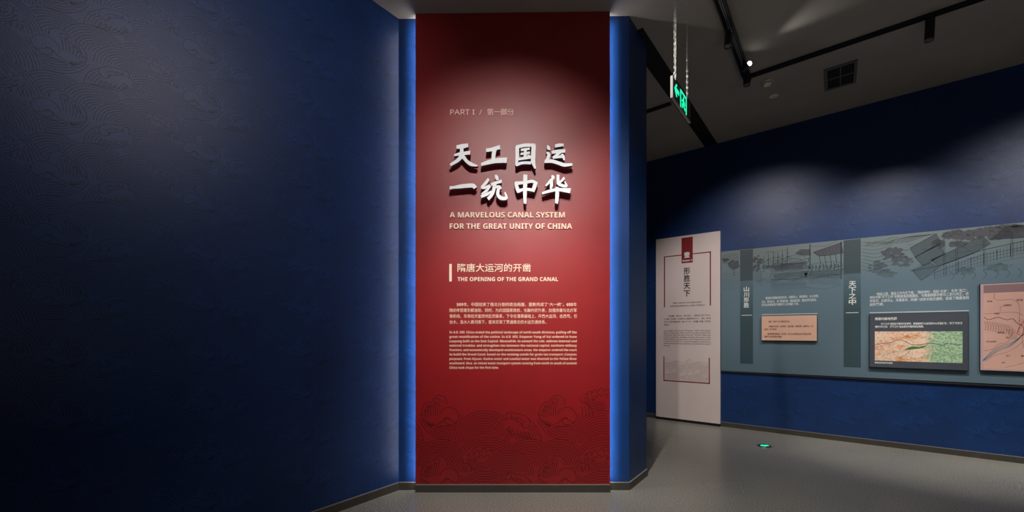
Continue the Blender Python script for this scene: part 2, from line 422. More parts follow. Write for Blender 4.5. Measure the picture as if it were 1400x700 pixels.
# ------------------------------------------------------------------ the room
XL = -1.82; YC = -4.88
PL = (XL, YC); PR = (-.076, -3.534)            # front corners of the partition
bm = bmesh.new(); prism(bm, [(-5.2, -13.2), (7.7, -13.2), (7.7, .2), (-5.2, .2)], -.15, 0)
struct(fin('floor', bm, 'floor'))
bm = bmesh.new(); pts = [(-5.2, -13.2), (7.7, -13.2), (7.7, .2), (-5.2, .2)]
a = [bm.verts.new((x, y, ceil_z(x, y))) for x, y in pts]; b = [bm.verts.new((x, y, 4.9)) for x, y in pts]
bm.faces.new(a); bm.faces.new(b)
for i in range(4): bm.faces.new((a[i], a[(i+1) % 4], b[(i+1) % 4], b[i]))
struct(fin('ceiling', bm, 'ceiling_paint'))
top = lambda x, y: ceil_z(x, y)+.004
def wall(name, pts, m='blue_wallpaper'):
    bm = bmesh.new(); prism(bm, pts, 0, top); return struct(fin(name, bm, m))
wr = wall('wall_right', [(-5, 0), (7.5, 0), (7.5, .15), (-5, .15)])
wl = wall('wall_left', [(XL-.15, -13), (XL, -13), (XL, YC), (XL-.15, YC+.1)])
wc = wall('wall_centre', [PL, PR, (PR[0]-.01, PR[1]+.495), (PL[0], PL[1]+.495)])
wall('wall_near', [(-5, -13.15), (7.5, -13.15), (7.5, -13), (-5, -13)])
wall('wall_east', [(7.5, -13), (7.65, -13), (7.65, 0), (7.5, 0)])
wall('wall_far', [(-5.15, -13), (-5, -13), (-5, 0), (-5.15, 0)])
wallpaper('wave_print', -2.2, 6.2, .08, 4.5, wr, 'blue_print', SCL*.58, .0024, False, ox=.3, oz=.55)
# left wall: a sheet turned to face +x
wallpaper('wave_print', -10.0, YC-.01, .08, 4.5, wl, 'blue_print', SCL*.58, .0026, True, loc=(XL, 0, 0), rotz=PI/2, ox=-6.95, oz=.55)
pw = math.hypot(PR[0]-PL[0], PR[1]-PL[1])
wallpaper('wave_print', .005, pw-.005, .08, 4.5, wc, 'blue_print', SCL*.58, .0024, False, loc=(PL[0], PL[1], 0), rotz=YAW, ox=.2, oz=.55)

def skirt(name, p, q, side, parent=None):
    """board along p->q, standing out to the left (+1) or right (-1) of the run, with a thin pale top lip"""
    p, q = Vector(p), Vector(q); d = (q-p).normalized(); n = Vector((-d.y, d.x))*side
    L = (q-p).length
    o = None
    for nm, mt, t, z0, z1 in (('board', 'skirting', .012, 0, .069), ('lip', 'skirting_lip', .0135, .069, .0745)):
        bm = bmesh.new(); prism(bm, [tuple(p), tuple(q), tuple(q+n*t), tuple(p+n*t)], z0, z1)
        if o is None: o = struct(fin(name, bm, mt))
        else: fin('top_lip', bm, mt, o)
    return o
skirt('baseboard_right', (-5, 0), (7.5, 0), -1)
skirt('baseboard_left', (XL, -13), (XL, YC), -1)
skirt('baseboard_front', PL, PR, -1)
skirt('baseboard_side', PR, (PR[0]-.01, PR[1]+.495), -1)
# black ceiling beam running from the partition to the far wall
bm = bmesh.new(); z = [ceil_z(-.1, -3), ceil_z(-.1, 0)]
x0, x1, y0, y1 = -.215, -.03, -3.30, 0
for (ya, za) in ((y0, z[0]), (y1, z[1])): pass
v = [bm.verts.new(c) for c in [(x0, y0, z[0]-.012), (x1, y0, z[0]-.012), (x1, y1, z[1]-.012), (x0, y1, z[1]-.012), (x0, y0, z[0]+.003), (x1, y0, z[0]+.003), (x1, y1, z[1]+.003), (x0, y1, z[1]+.003)]]
for f in ((0, 1, 2, 3), (4, 5, 6, 7), (0, 1, 5, 4), (1, 2, 6, 5), (2, 3, 7, 6), (3, 0, 4, 7)): bm.faces.new([v[i] for i in f])
struct(fin('trim_1', bm, 'beam_black'))

# ------------------------------------------------------------------ the red title panel
# local frame: x to the right, y away from the viewer, z up; front face at y = 0
K = PANEL_Y/575
def rx(px): return (px-700)*K
def rz(py): return 1.5+(455-py)*K
pan = thing('title_panel', 'tall red floor-to-ceiling panel with white raised calligraphy and cream text', 'panel', CW(0, PANEL_Y, 0), YAW)
def ptop(x, y): return 4.515+.0125*x-.003
X0, X1 = -.908, .922
bm = bmesh.new(); prism(bm, [(X0, 0), (X1, 0), (X1, .018), (X0, .018)], .076, ptop)
fin('panel_sheet', bm, 'red_panel', pan)
bm = bmesh.new(); prism(bm, [(X0+.06, .018), (X1-.06, .018), (X1-.06, .0635), (X0+.06, .0635)], .0, 4.49)
fin('backing_box', bm, 'skirting', pan)
bm = bmesh.new(); box(bm, X0, X1, -.006, .018, 0, .068); fin('plinth', bm, 'skirting', pan)
bm = bmesh.new(); box(bm, X0, X1, -.008, .018, .068, .076); fin('plinth_lip', bm, 'skirting_lip', pan)
# light strips behind both edges; unseen lip added to cut off their light
def turned(l, d):
    zax = -Vector(d).normalized(); yax = Vector((0, 0, 1)); xax = yax.cross(zax)
    l.rotation_euler = Matrix((xax, yax, zax)).transposed().to_euler()
for sgn, xe in ((-1, X0), (1, X1)):
    bm = bmesh.new(); a_, b_ = sorted((xe-sgn*.001, xe-sgn*.004)); box(bm, a_, b_, .018, .030, .08, 4.47)
    a_, b_ = sorted((xe-sgn*.026, xe-sgn*.034)); box(bm, a_, b_, .018, .0195, .08, 4.47)
    fin('strip_and_baffle', bm, 'cover_white', pan)
    l = area('edge_light', (0, 0, 0), (0, 0, 0), .006, 4.36, 12, (.90, .94, 1)); l.parent = pan; l.location = (xe-sgn*.030, .020, 2.28); turned(l, (sgn, .4, 0))
    l = area('edge_side_light', (0, 0, 0), (0, 0, 0), .008, 4.36, 2.4, (1, .95, .95)); l.parent = pan; l.location = (xe-sgn*.0005, .025, 2.28); turned(l, (sgn, 0, 0))

# wave print at the foot: first the top row as in the photograph, then full rows below
ox, oz = rx(565), rz(525)
top_row = []
layers = []
layers += motif(-TW, 0, cluster=False, hills=True)
layers += motif(0, 0, cluster=False, hills=False)
layers += motif(TW, 0, cluster=False, hills=False)
G = motif(TW, -TH, crest=False, cluster=True, hills=False)
layers += [G[-1]]
H = [L for L in motif(0, 0, cluster=True)[3+2:]]
layers = layers[:0]
for col in (1, 0, -1): layers += motif(col*TW, 0, cluster=False, hills=False)
layers.append(G[-1])
for col in (1, 0, -1): layers += motif(col*TW, 0, crest=False)[3:]
for row in (1, 2):
    for col in (1, 0, -1): layers += motif(col*TW, row*TH)
ink = Ink(); draw(layers, SCL, ox, oz, (X0+.004, X1-.004, .078, 1.2), .0045, ink, -.0006)
o = ink.build('wave_print', 'red_print', pan); o['kind'] = 'stuff'

# white raised characters; strokes traced as (x, y, width) in drawing units of 1/7 image pixel
GL = {
 'A天': [[(138,112,30),(190,105,38),(240,95,30)], [(112,190,16),(160,180,26),(262,165,30)], [(184,110,26),(180,190,34),(150,235,30),(78,282,22)], [(185,185,30),(225,240,26),(270,275,30),(332,292,14)]],
 'A工': [[(422,142,28),(470,135,30),(545,114,32)], [(500,125,34),(490,180,32),(486,250,34)], [(373,278,24),(440,258,34),(520,242,40),(608,238,44)]],
 'A一': [[(72,502,26),(110,498,22),(180,488,32),(285,480,34),(312,500,30)]],
 'A统': [[(440,420,22),(410,460,26),(372,495,14)], [(372,500,20),(405,500,24),(452,478,16)], [(455,485,18),(420,530,22),(375,560,12)], [(372,585,22),(420,565,26),(470,540,20)], [(508,380,14),(518,400,28),(526,425,20)], [(470,470,22),(520,452,26),(562,440,24)], [(508,465,18),(492,498,24),(540,490,20),(556,512,20)], [(494,505,28),(478,560,24),(438,608,26)], [(535,510,24),(530,565,26),(560,600,32),(610,600,24),(598,545,10)]],
 'B国': [[(50,112,30),(50,190,30),(44,285,22)], [(45,112,30),(120,95,28),(215,94,26)], [(208,92,34),(204,180,36),(202,250,36),(222,318,12)], [(42,282,26),(100,264,22),(180,264,24)], [(88,140,18),(130,133,20),(167,128,18)], [(85,178,18),(125,173,20),(168,166,18)], [(128,132,22),(124,222,24)], [(66,228,22),(120,219,24),(178,210,22)], [(148,190,12),(174,204,16)]],
 'B运': [[(415,102,24),(450,94,28),(490,92,22)], [(385,162,26),(440,154,28),(505,148,28)], [(458,160,26),(422,195,26),(392,216,18)], [(400,214,18),(450,206,20),(492,202,24)], [(478,180,18),(492,205,24),(500,238,12)], [(342,98,12),(350,122,30),(360,138,16)], [(335,165,18),(352,182,26),(345,215,26),(328,248,24)], [(315,252,22),(380,248,30),(450,268,28),(500,284,30),(574,280,20)]],
 'B中': [[(128,380,32),(126,450,34),(124,560,30),(124,650,22)], [(32,458,28),(120,452,24),(190,440,26),(238,458,20)], [(40,458,28),(50,505,30),(64,545,26)], [(58,534,26),(124,516,22),(205,524,26)], [(226,455,32),(212,500,30),(200,535,26)]],
 'B华': [[(380,388,16),(395,402,24),(365,440,24),(322,484,12)], [(378,436,24),(378,480,26),(370,512,14)], [(440,380,24),(440,430,26),(452,468,26),(518,486,24),(506,440,8)], [(500,408,20),(468,442,18),(428,462,12)], [(290,555,18),(360,533,24),(440,520,24),(552,530,40)], [(432,500,28),(432,580,30),(426,648,24)]],
}
DEP = .075; KF = (PANEL_Y-DEP)/575       # front faces stand 7.5 cm off the sheet
def stroke_outline(st):
    P = smooth([(a, b) for a, b, c in st], 5) if len(st) > 2 else np.array([(a, b) for a, b, c in st], float)
    Wd = 1.17*np.interp(np.linspace(0, 1, len(P)), np.linspace(0, 1, len(st)), [c for a, b, c in st])
    d = np.gradient(P, axis=0); n = np.stack([-d[:, 1], d[:, 0]], 1); n /= np.linalg.norm(n, axis=1, keepdims=True)+1e-9
    # brush ends: slightly slanted, pointed start
    e0 = -d[0]/(np.linalg.norm(d[0])+1e-9)*Wd[0]*.18; e1 = d[-1]/(np.linalg.norm(d[-1])+1e-9)*Wd[-1]*.18
    up = P+n*Wd[:, None]/2; dn = P-n*Wd[:, None]/2
    return list(up[:1]+e0*1.2)+list(up)+list(up[-1:]+e1*.4)+list(dn[-1:]+e1*1.2)+list(dn[::-1])+list(dn[:1]+e0*.4)
for key, strokes in GL.items():
    bx = 605 if key[0] == 'A' else 700
    bm = bmesh.new()
    for si, st in enumerate(strokes):
        ol = stroke_outline(st)
        yf = -DEP-.0003*si; yb = -DEP+.045
        pf = [((bx+a/7-700)*KF, 1.5+(455-(185+b/7))*KF) for a, b in ol]
        F_ = [bm.verts.new((a, yf, b)) for a, b in pf]; B_ = [bm.verts.new((a, yb, b)) for a, b in pf]
        f = bm.faces.new(F_); f2 = bm.faces.new(B_[::-1])
        for i in range(len(pf)):
            q = bm.faces.new((F_[i], F_[(i+1) % len(pf)], B_[(i+1) % len(pf)], B_[i])); q.material_index = 1
    # fixing pins back to the sheet
    xs = [v.co.x for v in bm.verts]; zs = [v.co.z for v in bm.verts]
    me_pts = [( (bx+st[len(st)//2][0]/7-700)*KF, 1.5+(455-(185+st[len(st)//2][1]/7))*KF ) for st in (strokes[0], strokes[-1])]
    for a, b in me_pts:
        n0 = len(bm.faces); cyl(bm, (a, -DEP+.044, b), (a, .001, b), .005, seg=8)
        bm.faces.ensure_lookup_table()
        for f in list(bm.faces)[n0:]: f.material_index = 1
    fin('title_character', bm, ['letter_white', 'letter_side'], pan)

def rtxt(s, px0, px1, pyc, capx, cjk=False):     # measured line -> item for letters()
    return (s, rx(px0), rx(px1), rz(pyc), capx*K/(.88 if cjk else .727))
letters([rtxt('PART I', 615.5, 649, 153.8, 7.4), rtxt('/', 655, 659, 153.8, 7.4), rtxt('第一部分', 666, 702.5, 153.8, 7.4)], 'raised_heading', 'faint_letter', pan, depth=.008, y=0, bold=.008, res=3, style='sans')
letters([rtxt('A MARVELOUS CANAL SYSTEM', 615, 772, 294, 7.4), rtxt('FOR THE GREAT UNITY OF CHINA', 615, 782, 309.4, 7.4)], 'raised_subtitle', 'cream_letter', pan, depth=.010, y=0, bold=.0, res=3)
letters([rtxt('隋唐大运河的开凿', 625.5, 726, 366.3, 10.6, True)], 'section_title', 'cream_letter', pan, depth=.004, y=0, bold=.006, res=3)
letters([rtxt('THE OPENING OF THE GRAND CANAL', 625.5, 763, 381.6, 5.4)], 'section_subtitle', 'cream_letter', pan, depth=.003, y=0, bold=.0, res=3)
bm = bmesh.new(); box(bm, rx(614.3), rx(617.7), -.005, .0, rz(385), rz(361)); fin('heading_bar', bm, 'cream_letter', pan)
zh = ['589年，中国结束了南北分割的政治局面，重新完成了“大一统”。605年', '隋炀帝营建东都洛阳，同时，为巩固国家政权，化解内忧外患，加强京畿与北方军',
      '事防线、东南经济富庶地区的联系，下令在漕渠基础上，开凿大运河，自西苑，引', '谷水、洛水入黄河南下，首次实现了贯通南北的水运交通体系。']
letters([rtxt(t, 624.5 if i == 0 else 614.5, 747 if i == 3 else 788.5, 416.3+8*i, 4.9, True) for i, t in enumerate(zh)], 'printed_chinese_text', 'cream_print', pan, bold=.004, res=1)
en = ['In A.D. 589, China ended the political landscape of north-south divisions, pulling off the', 'great reunification of the nation. In A.D. 605, Emperor Yang of Sui ordered to have',
      'Luoyang built as the East Capital. Meanwhile, to cement his rule, address internal and', 'external troubles, and strengthen ties between the national capital, northern military',
      'frontiers, and economically developed southeastern areas, the emperor ordered the court', 'to build the Grand Canal, based on the existing canals for grain tax transport (Caoyun)',
      'purposes. From Xiyuan, Gushui water and Luoshui water was diverted to the Yellow River', 'southward, thus, an inland water transport system running from north to south of ancient', 'China took shape for the first time.']
letters([rtxt(t, 614.5, 682 if i == 8 else 788.5, 454.2+6.04*i, 3.3) for i, t in enumerate(en)], 'printed_english_text', 'cream_print', pan, bold=.0, res=1)

# ------------------------------------------------------------------ the white chapter banner
ban = thing('chapter_banner', 'tall pinkish white standing banner with red tab and black vertical title', 'banner', (-.495, -.02, 0))
BX = -.495; yb = -.025      # local front face
bm = bmesh.new(); box(bm, -.51, .515, yb, .018, .042, 3.13); fin('board', bm, 'banner_white', ban)
bm = bmesh.new(); box(bm, -.512, .517, yb-.004, .019, 0, .042); fin('base_strip', bm, 'black_metal', ban)
def bx_(s): return s-BX
bm = bmesh.new(); box(bm, bx_(-.575), bx_(-.395), yb-.002, yb+.0005, 2.67, 3.095); fin('red_tab', bm, 'banner_red', ban)
for (a0, a1, b0, b1) in [(-.868, -.575, 2.802, 2.818), (-.395, -.116, 2.802, 2.818), (-.868, -.85, 1.94, 2.818), (-.134, -.116, 1.94, 2.818),
                         (-.875, -.859, .67, 1.095), (-.148, -.132, .67, 1.095), (-.875, -.132, .67, .688)]:
    bm = bmesh.new(); box(bm, bx_(a0), bx_(a1), yb-.0012, yb+.0005, b0, b1); fin('red_frame_line', bm, 'banner_red', ban)
# big black vertical title as drawn strokes is replaced by real letter shapes
letters([(ch, bx_(-.541), bx_(-.436), 2.535-.125*i, .118) for i, ch in enumerate('形胜天下')], 'vertical_title', 'banner_ink', ban, y=yb, depth=.002, bold=.02, res=2)
letters([('壹', bx_(-.533), bx_(-.441), 2.80, .105), ('Chapter 1', bx_(-.562), bx_(-.408), 2.71, .036)], 'tab_lettering', 'white_print', ban, y=yb-.002, depth=.001, bold=.02)
letters([('THE MOST FAVORABLE', bx_(-.721), bx_(-.254), 2.005, .036), ('GEOGRAPHICAL LOCATIONS', bx_(-.768), bx_(-.211), 1.955, .036)], 'english_title', 'banner_ink', ban, y=yb, bold=.0, res=1, style='serifbold')
bz = ['“河出图，洛出书，圣人则之。”洛阳位于天下之中，', '山川形胜，易守难攻，是中国历史上建都最早的城市之一，黄河、洛河流', '经于此，伊洛平原沃野千里，故有“天下之中，十省通衢”之美誉，历代帝王', '定都于此。']
letters([(t, bx_(-.80 if i == 0 else -.868), bx_(-.78) if i == 3 else bx_(-.119), 1.785-.0495*i, .03) for i, t in enumerate(bz)], 'chinese_paragraph', 'banner_ink', ban, y=yb, bold=.01, res=1)
be = ['According to the Book of Changes: "When the Yellow', 'River produced the Map and the Luo River showed the', 'Writing, the sages took them as the rule." The River Map came',
      'and the mountains standing around at the center of the', 'Central Plains, Luoyang stood on the Yellow River and the', 'Luohe River, and there was a natural stronghold in ancient times,', 'Thirteen dynasties had their capital here and called it the center of', 'the world.']
letters([(t, bx_(-.872), bx_(-.77 if i == 7 else -.119), 1.537-.0363*i, .029) for i, t in enumerate(be)], 'english_paragraph', 'banner_ink', ban, y=yb, bold=.0, res=1, style='serifbold')
ink = Ink(); layers = []
for row in (0, 1, 2):
    for col in (2, 1, 0, -1): layers += motif(col*TW, row*TH, cluster=row > 0)
draw(layers, .00046, bx_(-.90), 1.11, (bx_(-.855), bx_(-.152), .695, 1.10), .0022, ink, yb-.0007)
o = ink.build('wave_print', 'banner_line', ban); o['kind'] = 'stuff'

# ------------------------------------------------------------------ the long blue-green mural board
mur = thing('mural_board', 'long blue-green wall board with faded ink drawing, dark title strips and white text', 'display board', (0, 0, 0))
S1 = 4.6
bm = bmesh.new()
a = [bm.verts.new(c) for c in [(.03, -.03, .895), (S1, -.03, .905), (S1, -.03, 2.745), (.03, -.03, 2.797)]]
b = [bm.verts.new((v.co.x, -.001, v.co.z)) for v in a]
bm.faces.new(a); bm.faces.new(b)
for i in range(4): bm.faces.new((a[i], a[(i+1) % 4], b[(i+1) % 4], b[i]))
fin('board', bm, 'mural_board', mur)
bm = bmesh.new(); box(bm, .03, S1, -.024, -.001, .872, .894); fin('underside_shadow', bm, 'plate_edge', mur)  # black strip painting in the board's underside and the shadow below it
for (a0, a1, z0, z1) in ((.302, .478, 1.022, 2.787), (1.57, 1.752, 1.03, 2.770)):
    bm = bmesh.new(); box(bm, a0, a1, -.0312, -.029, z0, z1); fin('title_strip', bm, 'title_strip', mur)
yb2 = -.0312
letters([(ch, .352, .425, 2.176-.083*i, .080) for i, ch in enumerate('山川形胜')]+[(ch, 1.625, 1.703, 2.168-.083*i, .084) for i, ch in enumerate('天下之中')], 'vertical_title', 'white_print', mur, y=yb2, depth=.001, bold=.02)
bm = bmesh.new()
for a0, a1, z in ((.323, .463, 1.772), (1.594, 1.727, 1.774)): box(bm, a0, a1, -.0322, -.031, z-.004, z+.004)
for a0, a1, z in ((.594, 1.28, 1.776), (1.844, 2.754, 1.767)): box(bm, a0, a1, -.0312, -.0298, z-.0035, z+.0035)
fin('white_rule', bm, 'white_print', mur)
t1 = ['洛阳居中原腹地而控四方，四面环山，河网密布，水土丰饶，', '邙山、黄河在北，龙门伊阙在南，崤函居其西，嵩岳虎牢在其东，', '历代以来都被誉为建都的“山河拱戴”之地。']
t2 = ['“崤函之固，嵩岳之中为天下枢。”隋炀帝时，西起“长安”，东至“洛口”，', '地处中原“天下之中”的都城洛阳营建后，与隋唐两都并称为二京九州之，依', '伊洛河，北依邙山，沟通淮河，四通八达的水陆交通网，促进了隋唐洛阳', '城的繁荣。']
letters([(t1[0], .642, 1.293, 2.022, .042), (t1[1], .594, 1.272, 1.968, .042), (t1[2], .594, 1.06, 1.921, .042)] +
        [(t2[0], 1.907, 2.746, 2.013, .042), (t2[1], 1.844, 2.754, 1.971, .042), (t2[2], 1.844, 2.754, 1.923, .042), (t2[3], 1.844, 1.988, 1.876, .042)], 'printed_text', 'white_print', mur, y=-.030, bold=.006, res=1)

# faded ink drawing: ships, sheds, fences, trees and a tiled gallery
ik, ws, wp = Ink(), Ink(), Ink(); YI, YW = -.0308, -.0304
rnd = random.Random(3)
def L_(pts, w=.005, n=0):
    ik.line(smooth(pts) if n else pts, w, YI)
def blob(cx, cz, rx_, rz_, n=26, wash=True):
    for k in range(n):
        a = rnd.uniform(0, 2*PI); r = math.sqrt(rnd.random()); x = cx+rx_*r*math.cos(a); z = min(2.75, cz+rz_*r*math.sin(a)); q = rnd.uniform(.014, .03)
        p = [(x+q*rnd.uniform(.7, 1.2)*math.cos(t), z+q*.8*rnd.uniform(.7, 1.2)*math.sin(t)) for t in np.linspace(0, 2*PI, 8)[:-1]]
        if wash: ws.poly(p, YW-.00001*k)
        if k % 2 == 0: L_([p[i] for i in range(4)], .003)
def hatch(p0, p1, p2, p3, n, w=.0032):            # roof: lines from edge p0-p1 across to edge p3-p2
    wp.poly([p0, p1, p2, p3], YW+.0002)
    p0, p1, p2, p3 = [np.array(p) for p in (p0, p1, p2, p3)]
    for k in range(n+1):
        t = k/n; L_([tuple(p0+(p1-p0)*t), tuple(p3+(p2-p3)*t)], w)
    L_([tuple(p0), tuple(p1), tuple(p2), tuple(p3), tuple(p0)], .006)
# left end
for k in range(5): L_([(.04, 2.74-.03*k), (.12, 2.73-.03*k), (.2, 2.745-.03*k), (.28, 2.72-.03*k)], .004, 1)
blob(.21, 2.57, .07, .07, 30); blob(.10, 2.66, .05, .03, 12); L_([(.22, 2.52), (.215, 2.40)], .008)
for k in range(7): L_([(.04, 2.45-.04*k), (.15, 2.43-.04*k), (.29, 2.45-.04*k)], .003, 1)
blob(.54, 2.60, .06, .07, 24); blob(.52, 2.48, .05, .05, 16)
for k in range(10): L_([(.49+.012*k, 2.45), (.49+.012*k, 2.30-.01*k)], .0025)
# ships with masts
for s, zt, zb_ in ((.621, 2.66, 2.42), (.68, 2.69, 2.48), (.745, 2.72, 2.5), (.803, 2.72, 2.48), (.858, 2.735, 2.40), (.92, 2.765, 2.44)):
    L_([(s, zb_), (s, zt)], .005); L_([(s-.012, zt-.10), (s+.012, zt-.09)], .008); L_([(s-.010, zt-.14), (s+.010, zt-.14)], .012); L_([(s-.008, zt-.17), (s+.008, zt-.16)], .008)
    L_([(s, zt-.05), (s+.05, zb_+.05)], .002)
for (x, z, L, Hh) in ((.63, 2.47, .24, .05), (.75, 2.42, .36, .06), (.86, 2.48, .28, .05), (.74, 2.30, .42, .10), (1.12, 2.30, .44, .09)):
    L_([(x-.02, z+Hh), (x, z), (x+L, z+.01), (x+L+.04, z+Hh+.04)], .006, 1)
    L_([(x-.02, z+Hh), (x+.3*L, z+Hh*.8), (x+L+.04, z+Hh+.04)], .005, 1)
    L_([(x, z+Hh+.05), (x+.25*L, z+Hh+.09), (x+.8*L, z+Hh+.10), (x+L, z+Hh+.05)], .004, 1)
    for k in range(14): L_([(x+L*k/14, z+Hh*.8), (x+L*k/14, z+.005)], .0022)
    for k in range(8): L_([(x+L*(.15+.09*k), z+Hh+.02), (x+L*(.15+.09*k), z+Hh+.08)], .0022)
    ws.poly([(x, z+Hh*.7), (x+.02, z+.006), (x+L-.01, z+.012), (x+L+.02, z+Hh)], YW-.0002)
for k in range(36): L_([(.72+.012*k, 2.27+.02*math.sin(k*.3)), (.72+.012*k, 2.13)], .0025)
L_([(.70, 2.29), (.86, 2.30), (1.16, 2.27)], .005); L_([(.70, 2.22), (1.14, 2.20)], .003)
for k in range(30): L_([(1.18+.012*k, 2.32), (1.19+.012*k, 2.20-.0015*k)], .0022)
L_([(1.16, 2.33), (1.52, 2.31)], .005); L_([(1.12, 2.16), (1.36, 2.12), (1.54, 2.17)], .004, 1)
# sheds
def shed(pts): ws.poly(pts, YW-.0003); L_(pts+[pts[0]], .007)
shed([(1.022, 2.655), (1.085, 2.705), (1.19, 2.69), (1.20, 2.61), (1.10, 2.63)])
shed([(1.232, 2.647), (1.40, 2.70), (1.54, 2.745), (1.565, 2.60), (1.42, 2.585), (1.293, 2.588)])
for k in range(8): L_([(1.25+.038*k, 2.65+.01*k), (1.29+.036*k, 2.592)], .0025)
for k in range(6): L_([(1.03+.025*k, 2.66+.004*k), (1.06+.025*k, 2.64)], .0025)
L_([(1.192, 2.768), (1.192, 2.42)], .011); L_([(1.543, 2.755), (1.543, 2.24)], .013)
for s in (1.30, 1.36, 1.42, 1.48): L_([(s, 2.59), (s+.015, 2.45), (s-.02, 2.38)], .006, 1)
for k in range(9):
    x = 1.17+.042*k; z = 2.40+.02*rnd.random(); L_([(x, z+.05), (x+.012, z+.02), (x, z-.03)], .008, 1); L_([(x-.02, z+.01), (x+.025, z+.03)], .005)
for k in range(4): L_([(1.2, 2.38-.03*k), (1.35, 2.36-.03*k), (1.54, 2.37-.03*k)], .003, 1)
L_([(1.20, 2.74), (1.35, 2.72), (1.50, 2.77)], .003, 1)
# right of the second strip: shore, trees, tiled roofs and gallery
for k in range(9): L_([(1.77, 2.72-.045*k), (1.9, 2.70-.05*k), (2.05, 2.735-.05*k)], .0035, 1)
for k in range(14): 
    x = 1.80+.02*k; L_([(x, 2.66+.02*rnd.random()), (x+.03, 2.70+.02*rnd.random())], .004)
for k in range(5): L_([(2.0+.05*k, 2.66), (2.12+.06*k, 2.715), (2.30+.04*k, 2.735)], .005, 1)
blob(2.07, 2.53, .10, .09, 60); blob(2.16, 2.42, .10, .07, 40); blob(1.92, 2.37, .09, .07, 36); blob(2.02, 2.28, .1, .05, 24)
hatch((2.237, 2.584), (2.476, 2.735), (2.52, 2.60), (2.284, 2.464), 26)
hatch((2.284, 2.464), (2.50, 2.61), (2.55, 2.47), (2.356, 2.342), 26)
hatch((2.427, 2.413), (2.70, 2.55), (2.79, 2.45), (2.496, 2.322), 30)
hatch((2.70, 2.55), (2.86, 2.66), (2.93, 2.55), (2.79, 2.45), 18)
hatch((2.26, 2.30), (2.42, 2.38), (2.50, 2.31), (2.34, 2.16), 16)
hatch((2.93, 2.60), (3.05, 2.73), (3.26, 2.73), (3.26, 2.585), 26)
hatch((3.26, 2.58), (3.30, 2.72), (3.9, 2.73), (3.9, 2.60), 40)
L_([(2.24, 2.29), (2.50, 2.33), (2.85, 2.48), (3.30, 2.57), (3.9, 2.58)], .008)
L_([(2.34, 2.17), (2.50, 2.27), (2.85, 2.42), (3.30, 2.50)], .005)
for s, zt, zb_ in ((2.543, 2.74, 2.2), (2.651, 2.72, 2.2), (2.878, 2.6, 2.28), (3.094, 2.66, 2.36), (3.3, 2.6, 2.3)):
    L_([(s-.006, zb_), (s-.006, zt)], .004); L_([(s+.008, zb_), (s+.008, zt)], .004)
for k in range(34):
    x = 2.46+.026*k; zt = 2.30+(x-2.46)*.34; L_([(x, zt), (x, zt-.13)], .003 if k % 4 else .007)
for k in range(3): L_([(2.46, 2.25-.04*k), (2.85, 2.38-.04*k), (3.30, 2.47-.04*k)], .003)
blob(2.49, 2.60, .05, .05, 26); blob(2.72, 2.68, .12, .05, 60); blob(2.88, 2.70, .13, .04, 70); blob(3.05, 2.72, .12, .025, 40); blob(2.66, 2.58, .08, .03, 26)
for cx0, cz0 in ((2.62, 2.70), (2.80, 2.66), (2.95, 2.70), (3.1, 2.69), (3.0, 2.64)): blob(cx0, cz0, .09, .04, 34)
blob(2.72, 2.24, .10, .04, 26); blob(3.0, 2.26, .12, .04, 26)
for k in range(7): L_([(2.6+.09*k, 2.24), (2.63+.09*k, 2.19), (2.60+.09*k, 2.14)], .006, 1)
for k in range(60):
    x = .32+rnd.random()*3.6; z = 2.25+.5*rnd.random(); q = .05+.07*rnd.random()
    if 1.53 < x < 1.78 or .28 < x < .5: continue
    L_([(x, z), (x+q*.5, z+.008), (x+q, z-.004)], .003, 1)
for k in range(26):
    x = .5+.04*k; z = 2.30+.02*math.sin(k); L_([(x, z), (x+.035, z-.03), (x+.07, z)], .003, 1)
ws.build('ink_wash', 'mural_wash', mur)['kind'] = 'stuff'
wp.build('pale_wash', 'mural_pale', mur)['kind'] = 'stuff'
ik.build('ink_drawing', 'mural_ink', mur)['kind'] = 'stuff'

# ------------------------------------------------------------------ plates in front of the mural board
def plate(name, label, s0, s1, z0, z1, face, yf=-.07):
    t = thing(name, label, 'panel', (s0, -.0312, z0))
    w_, h_ = s1-s0, z1-z0; y = yf+.0312
    bm = bmesh.new(); box(bm, 0, w_, y+.004, 0, 0, h_); fin('backing', bm, 'plate_edge', t)
    bm = bmesh.new(); box(bm, .004, w_-.004, y, y+.004, .004, h_-.004); fin('face', bm, face, t)
    return t, y, w_, h_
t, y, w_, h_ = plate('text_plate', 'small copper-coloured text plate fixed to the blue-green board', .594, 1.276, 1.383, 1.754, 'copper_plate')
q = lambda s, a, b, z, sz: (s, a-.594, b-.594, z-1.383, sz)
letters([q('洛阳，居天下之中而应四方也。', .687, .956, 1.665, .030), q('“河图洛书之源，山河环抱，龙盘虎踞，前直伊阙，后据邙山，左', .684, 1.229, 1.594, .028), q('瀍右涧，洛水贯其中。', .633, .796, 1.552, .028),
         q('隋炀帝营建东都洛阳，开大运河，登上邙山观伊阙曰此龙门耶自古何不', .673, 1.21, 1.482, .030), q('建都于此洛阳遂为帝都。', .633, .858, 1.442, .030)], 'printed_text', 'banner_ink', t, y=y, bold=.012, res=1)
t, y, w_, h_ = plate('terrain_map_plate', 'dark grey plate carrying a colour terrain map with green plain', 1.838, 2.746, 1.045, 1.752, 'slate_plate')
q = lambda s, a, b, z, sz: (s, a-1.838, b-1.838, z-1.045, sz)
letters([q('隋唐时期地形图', 1.897, 2.107, 1.683, .040), q('“天下之中”洛阳位于黄河中游南岸，是隋唐两代大运河的中心枢纽城市，“天下”四方来', 1.948, 2.694, 1.616, .030), q('朝的中枢之地，“天下之中”由此成为中国的政治地理。', 1.897, 2.359, 1.579, .030),
         q('隋唐洛阳地形示意图', 1.894, 2.068, 1.106, .024)], 'printed_text', 'white_print', t, y=y, bold=.015, res=1)
